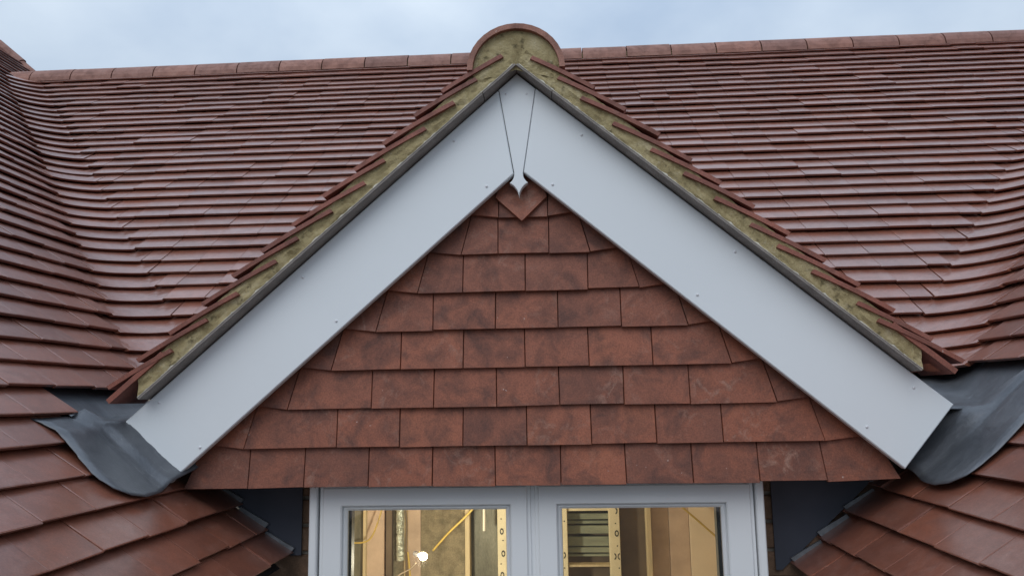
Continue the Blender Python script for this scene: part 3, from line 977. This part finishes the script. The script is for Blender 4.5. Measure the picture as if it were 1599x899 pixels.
# ------------------------------------------------------------------ walls below, brick beside the window
body = join(box(-4.4, -0.86, -1.25, 0.17, -HZ, -0.50), box(0.72, 4.4, -1.25, 0.17, -HZ, -0.55),
            box(-4.4, 4.4, 3.2, 5.3, -HZ, -0.05))
V, F = body
for nm, (V, F) in (('wing_wall', box(-4.4, -0.86, -1.25, 0.17, -HZ, -0.50)), ('wing_wall', box(0.72, 4.4, -1.25, 0.17, -HZ, -0.55)),
                   ('rear_wall', box(-4.4, 4.4, 3.2, 5.3, -HZ, -0.05))):
    part(nm, V, F, M_RENDER, house)
for (xa_, xb_, z_) in ((-0.90, -0.835, -0.485), (0.70, 0.765, -0.535)):
    V, F = box(xa_, xb_, -1.28, 0.185, z_, z_ + 0.05)
    part('eaves_board', V, F, M_CHEEK, house)  # fascia in a dark colour that stands in for shadow under the eaves
fw = part('front_wall', *join(box(-0.86, -0.668, 0.215, 0.32, -HZ, -0.17), box(0.545, 0.72, 0.215, 0.32, -HZ, -0.17), box(-0.668, 0.545, 0.215, 0.32, -HZ, -1.36)), M_JOINT, house)
fw['kind'] = 'structure'
del fw['kind']
for (x0, x1) in ((-0.855, -0.6665), (0.5435, 0.715)):
    z = -0.20; r_ = 0
    while z > -1.35:
        h = 0.065
        xm = None
        V, F = bev_box(x0 + random.uniform(0, .002), x1 - random.uniform(0, 0.003), 0.203 + random.uniform(0, 0.003), 0.222, z - h, z, 0.004)
        part('brick', V, F, M_BRICK, fw); z -= 0.075; r_ += 1

# ------------------------------------------------------------------ window
YW = 0.045
WX0, WX1 = at(482.5, 830, YW)[0], at(1196, 830, YW)[0]
WZ1, WZ0 = -0.195, -1.35


def ring(x0, x1, z0, z1, w, y0, y1, e=0.004):
    """mitred frame with chamfered front arrises"""
    V, F = [], []
    def loop(d, y): return [(x0 + d, y, z0 + d), (x1 - d, y, z0 + d), (x1 - d, y, z1 - d), (x0 + d, y, z1 - d)]
    L_ = [loop(0, y1), loop(0, y0 + e), loop(e, y0), loop(w - e, y0), loop(w, y0 + e), loop(w, y1)]
    for lp in L_: V += lp
    for a_ in range(len(L_)):
        b_ = (a_ + 1) % len(L_)
        for k in range(4):
            j = (k + 1) % 4; F.append((a_ * 4 + k, a_ * 4 + j, b_ * 4 + j, b_ * 4 + k))
    return V, F


fx = lambda px: at(px, 830, YW)[0]
window = part('window', *ring(WX0, WX1, WZ0, WZ1, 0.021, YW - 0.004, 0.225, 0.003), M_SASH, house, label='white double casement window under the tiled gable')
V, F = bev_box(fx(821), fx(845), YW + 0.012, 0.225, WZ0 + 0.03, WZ1 - 0.03, 0.003)
part('mullion', V, F, M_SASH, window)
zg = at(665, 795, YW + 0.02)[2]
for (gx0, gx1, ox0, ox1) in ((540, 790, 497.5, 829.5), (878, 1129.5, 835.5, 1181)):
    a_, b_ = fx(gx0), fx(gx1); o0, o1 = fx(ox0), fx(ox1)
    z1 = WZ1 - 0.021; z0 = WZ0 + 0.021
    # sash built from a stepped profile: rebate, face, bead
    rebate = ring(o0, o1, z0, z1 - 0.0, 0.014, YW + 0.007, 0.22, 0.002)
    wl_ = a_ - o0 - 0.012; wr_ = o1 - b_ - 0.012
    def ring4(x0, x1, z0_, z1_, wl, wr, wt, wb, y0, y1, e=0.003):
        V, F = [], []
        def loop(t, y, ee=0.0):
            return [(x0 + wl * t + ee, y, z0_ + wb * t + ee), (x1 - wr * t - ee, y, z0_ + wb * t + ee), (x1 - wr * t - ee, y, z1_ - wt * t - ee), (x0 + wl * t + ee, y, z1_ - wt * t - ee)]
        L_ = [loop(0, y1), loop(0, y0 + e), loop(0, y0, e), loop(1, y0, -e), loop(1, y0 + e), loop(1, y1)]
        for lp in L_: V += lp
        for p_ in range(len(L_)):
            q_ = (p_ + 1) % len(L_)
            for k in range(4):
                j = (k + 1) % 4; F.append((p_ * 4 + k, p_ * 4 + j, q_ * 4 + j, q_ * 4 + k))
        return V, F
    zt_ = zg + 0.012
    sash = part('sash', *ring4(o0 + 0.009, o1 - 0.009, z0 + 0.009, z1 - 0.009, a_ - o0 - 0.021, o1 - b_ - 0.021, z1 - 0.009 - zt_, 0.05, YW + 0.001, YW + 0.06), M_SASH, window)
    part('sash_rebate', *rebate, M_SASH, window)
    part('glazing_bead', *ring4(a_ - 0.0125, b_ + 0.0125, z0 + 0.055, zg + 0.0125, 0.0125, 0.0125, 0.0125, 0.0125, YW + 0.010, YW + 0.0255, 0.006), M_SASH, window)
    part('spacer', *ring4(a_ - 0.001, b_ + 0.001, z0 + 0.066, zg + 0.001, 0.008 if gx0 < 700 else 0.002, 0.002 if gx0 < 700 else 0.010, 0.002, 0.010, YW + 0.031, YW + 0.06, 0.001), M_BLACK, window)
    V, F = box(a_ - 0.004, b_ + 0.004, YW + 0.026, YW + 0.030, z0 + 0.06, zg + 0.004)
    part('pane', V, F, M_GLASS, window)

# ------------------------------------------------------------------ the room behind the glass
YBK = 1.50
room = part('room_shell', *box(-1.28, 1.05, 0.33, YBK + 0.1, -2.3, 0.03), M_PLASTER, house)
room.data.flip_normals()
bm_faces = [p for p in room.data.polygons]
# open the front towards the window
import bmesh
bm = bmesh.new(); bm.from_mesh(room.data); bm.faces.ensure_lookup_table()
fr_ = [q for q in bm.faces if abs(q.calc_center_median().y - 0.33) < 1e-4]
bmesh.ops.delete(bm, geom=fr_, context='FACES_ONLY'); bm.to_mesh(room.data); bm.free()
# close the gap between the room and the wall
part('window_reveal', *join(box(-1.28, -0.672, 0.321, 0.335, -2.3, 0.03), box(0.55, 1.05, 0.321, 0.335, -2.3, 0.03), box(-0.672, 0.55, 0.321, 0.335, -0.17, 0.03)), M_PLASTER, house)


def panel(name, p0, p1, mat, depth=0.0, thick=0.02, ptop=None, pbot=None, label=None, parent=None):
    y = YBK - depth
    xa_, xb_ = at(p0, 840, y)[0], at(p1, 840, y)[0]
    z1 = 0.02 if ptop is None else at((p0 + p1) / 2, ptop, y)[2]
    z0 = -1.6 if pbot is None else at((p0 + p1) / 2, pbot, y)[2]
    return part(name, *bev_box(xa_, xb_, y, y + thick, z0, z1, 0.002), mat, parent or room, label=label)


panel('insulation_panel', 520, 566.5, M_DARKFOIL, 0.0)
panel('stud', 566.5, 571, M_TIMBER, 0.03, 0.05)
panel('plaster_panel', 571, 601, M_PINK, 0.0)
panel('stud', 602.5, 612, M_BROWNP, 0.04, 0.06)
panel('insulation_panel', 612, 631, M_FOIL, 0.005)
panel('stud', 630.5, 634, M_TIMBER, 0.05, 0.05)
panel('plaster_panel', 634, 657, M_PINK, 0.0)
panel('insulation_panel', 657, 726, M_FOIL, 0.01)
panel('stud', 726, 733.5, M_TIMBER, 0.05, 0.06)
panel('insulation_panel', 733.5, 778, M_DARKFOIL, -0.02)
tapeA = panel('taped_stud', 777, 791, M_TAPE, 0.06, 0.06)
tapeB = panel('taped_stud', 868, 886.5, M_TAPE, 0.06, 0.06)
panel('opening_head', 886.5, 952, M_TAPE, 0.05, 0.06, pbot=797)
tapeC = panel('taped_stud', 952, 968.5, M_TAPE, 0.06, 0.06)
panel('opening_rail', 886.5, 952, M_TIMBER, 0.05, 0.05, ptop=881, pbot=884.5)
for k, (a_, b_) in enumerate(((801, 810), (812, 817), (820, 832.5), (837, 852), (854, 862), (864, 868))):
    panel('board', 884, 956, M_SLAT, 0.0 - 0.01 * (k % 2), 0.02, ptop=a_, pbot=b_)
panel('backing_panel', 884, 956, M_BROWNP, -0.05, 0.02)
panel('insulation_panel', 968.5, 1011, M_BROWNP, 0.0)
panel('stud', 1010, 1018, M_TIMBER, 0.05, 0.06)
panel('plaster_panel', 1018, 1045, M_PINK, 0.0)
panel('plaster_panel', 1045.6, 1077, M_PINK, 0.001)
panel('plaster_panel', 1077.6, 1150, M_PLASTER, 0.003)


def print_ring(px, py, y, w, h, parent, th_=0.004, part_of=(0, 1)):
    p = at(px, py, y); V, F = [], []; n = 14
    for k in range(n + 1):
        a_ = 2 * math.pi * (part_of[0] + (part_of[1] - part_of[0]) * k / n)
        for r_ in (1.0, 1 - 2 * th_ / w):
            V.append((p[0] + w / 2 * r_ * math.cos(a_), y - 0.0012, p[2] + h / 2 * r_ * math.sin(a_)))
    F = [(2 * k, 2 * k + 1, 2 * k + 3, 2 * k + 2) for k in range(n)]
    part('print_mark', V, F, M_INK, parent)


def print_dot(px, py, y, r_, parent):
    p = at(px, py, y)
    part('print_mark', [(p[0] + r_ * math.cos(k * math.pi / 4), y - 0.0012, p[2] + r_ * math.sin(k * math.pi / 4)) for k in range(8)], [tuple(range(8))], M_INK, parent)


PR = room
YT = YBK - 0.06
for (px, py) in ((783.5, 829), (786, 863.5), (784.5, 897)): print_ring(px, py, YT, 0.017, 0.028, PR)
for (px, py) in ((782.5, 809.5), (785.5, 843), (782.5, 879.5)): print_dot(px, py, YT, 0.0032, PR)
for (px, py) in ((963, 832), ): print_ring(px, py, YT, 0.018, 0.028, PR)
for (px, py) in ((961, 797), (880.5, 866)): print_ring(px, py, YT, 0.017, 0.028, PR, part_of=(-0.25, 0.25))
print_ring(968, 868, YT, 0.020, 0.028, PR, part_of=(0.25, 0.75)); print_ring(959.5, 868, YT, 0.017, 0.028, PR, part_of=(-0.25, 0.25))
for (px, py) in ((961, 816.5), (964, 851.5), (881, 813), (881.5, 886), (967, 886)): print_dot(px, py, YT, 0.0032, PR)


def cable(name, pts, mat, label, r_=0.0045, group=None):
    P = [at(*p) for p in pts]
    # smooth the run
    Q = []
    for k in range(len(P) - 1):
        p0, p1, p2, p3 = P[max(0, k - 1)], P[k], P[k + 1], P[min(len(P) - 1, k + 2)]
        for j in range(6):
            t = j / 6
            Q.append(0.5 * ((2 * p1) + (p2 - p0) * t + (2 * p0 - 5 * p1 + 4 * p2 - p3) * t * t + (3 * p1 - p0 - 3 * p2 + p3) * t ** 3))
    Q.append(P[-1])
    V, F = tube(Q, r_, 7)
    o = part(name, V, F, mat, None, smooth=True)
    thing(o, label, 'cable')


cable('cable', [(598, 788, 1.43), (590, 815, 1.42), (580, 838, 1.42), (568, 846, 1.42), (548, 847, 1.42)], M_CABLE, 'yellow cable looping to the left edge of the left pane', 0.0035)
cable('cable', [(745, 786, 1.30), (728, 805, 1.30), (700, 832, 1.32), (676, 859, 1.34)], M_CABLE, 'yellow cable slanting above the lit bulb in the left pane', 0.0048)
cable('cable', [(632, 780, 1.41), (635, 820, 1.41), (634, 860, 1.41), (636, 930, 1.41)], M_GCABLE, 'thin dark cable hanging beside the foil duct in the left pane', 0.0035)
cable('cable', [(637, 861, 1.40), (639, 880, 1.40), (642, 930, 1.40)], M_CABLE, 'bright yellow cable hanging straight down left of the bulb', 0.0042)
cable('cable', [(650, 878, 1.05), (640, 888, 1.08), (625, 896, 1.10), (610, 908, 1.10)], M_GCABLE, 'brown flex running down left from the lit bulb', 0.003)
cable('cable', [(1058, 785, 1.44), (1085, 808, 1.44), (1110, 830, 1.44), (1136, 852, 1.44)], M_CABLE, 'yellow cable slanting across the beige board in the right pane', 0.0045)

# foil duct
p0, p1 = at(625, 760, 1.44), at(625, 874, 1.44)
V, F = [], []
nr, ns = 40, 14
for i in range(nr + 1):
    t = i / nr
    for j in range(ns):
        a_ = 2 * math.pi * j / ns; rr = 0.017 * (1 + 0.10 * math.sin(i * 2.1) + random.uniform(-0.09, 0.09))
        V.append((p0[0] + (p1[0] - p0[0]) * t + rr * math.cos(a_), 1.44 + rr * math.sin(a_), p0[2] + (p1[2] - p0[2]) * t))
for i in range(nr):
    for j in range(ns): F.append((i * ns + j, i * ns + (j + 1) % ns, (i + 1) * ns + (j + 1) % ns, (i + 1) * ns + j))
F.append(tuple(range(nr * ns, (nr + 1) * ns)))
duct = part('foil_duct', V, F, M_DUCT, None)
thing(duct, 'crinkled silver foil duct hanging left of the bulb in the left pane', 'duct')
# white rod
V, F = tube([at(756, 778, 1.40), at(756, 828, 1.40)], 0.006, 8)
rod = part('white_rod', V, F, M_WHITEROD, None); thing(rod, 'short white rod hanging at the top right of the left pane', 'rod')

# lit bulb
bp_ = at(661, 868, 0.95)
bulb = bpy.data.objects.new('light_bulb', None); COL.objects.link(bulb); bulb.location = (0, 0, 0)
thing(bulb, 'bare lit bulb glowing behind the left window pane', 'light bulb')
V, F = [], []
prof = [(-0.0155, 0.0), (-0.0140, 0.0065), (-0.009, 0.0125), (0.0, 0.0155), (0.008, 0.0132), (0.013, 0.0085), (0.018, 0.0065)]
ax = np.array([-0.75, 0.45, 0.15]); ax /= np.linalg.norm(ax)
e1 = np.cross(ax, [0, 1, 0]); e1 /= np.linalg.norm(e1); e2 = np.cross(ax, e1)
for h, r_ in prof:
    for j in range(14):
        a_ = 2 * math.pi * j / 14; V.append(tuple(bp_ + ax * h + (e1 * math.cos(a_) + e2 * math.sin(a_)) * max(r_, 0.0004)))
for i in range(len(prof) - 1):
    for j in range(14): F.append((i * 14 + j, i * 14 + (j + 1) % 14, (i + 1) * 14 + (j + 1) % 14, (i + 1) * 14 + j))
glass_bulb = part('bulb', V, F, M_BULB, bulb, smooth=True)
V, F = tube([bp_ + ax * 0.020, bp_ + ax * 0.045], 0.009, 12)
part('lamp_holder', V, F, M_BLACK, bulb)
ld = bpy.data.lights.new('bulb_light', 'POINT'); ld.energy = 20.0; ld.color = (1.0, 0.88, 0.68); ld.shadow_soft_size = 0.03
lo = bpy.data.objects.new('bulb_light', ld); COL.objects.link(lo); lo.location = tuple(bp_ + np.array([0, -0.05, HZ - 0.0])); lo.parent = bulb

# ------------------------------------------------------------------ lay the roof tiles
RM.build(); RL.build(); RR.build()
print('TILES', len(RM.items), len(RL.items), len(RR.items), [sum(1 for t in R_.items if t[0] > 0) for R_ in (RM, RL, RR)])
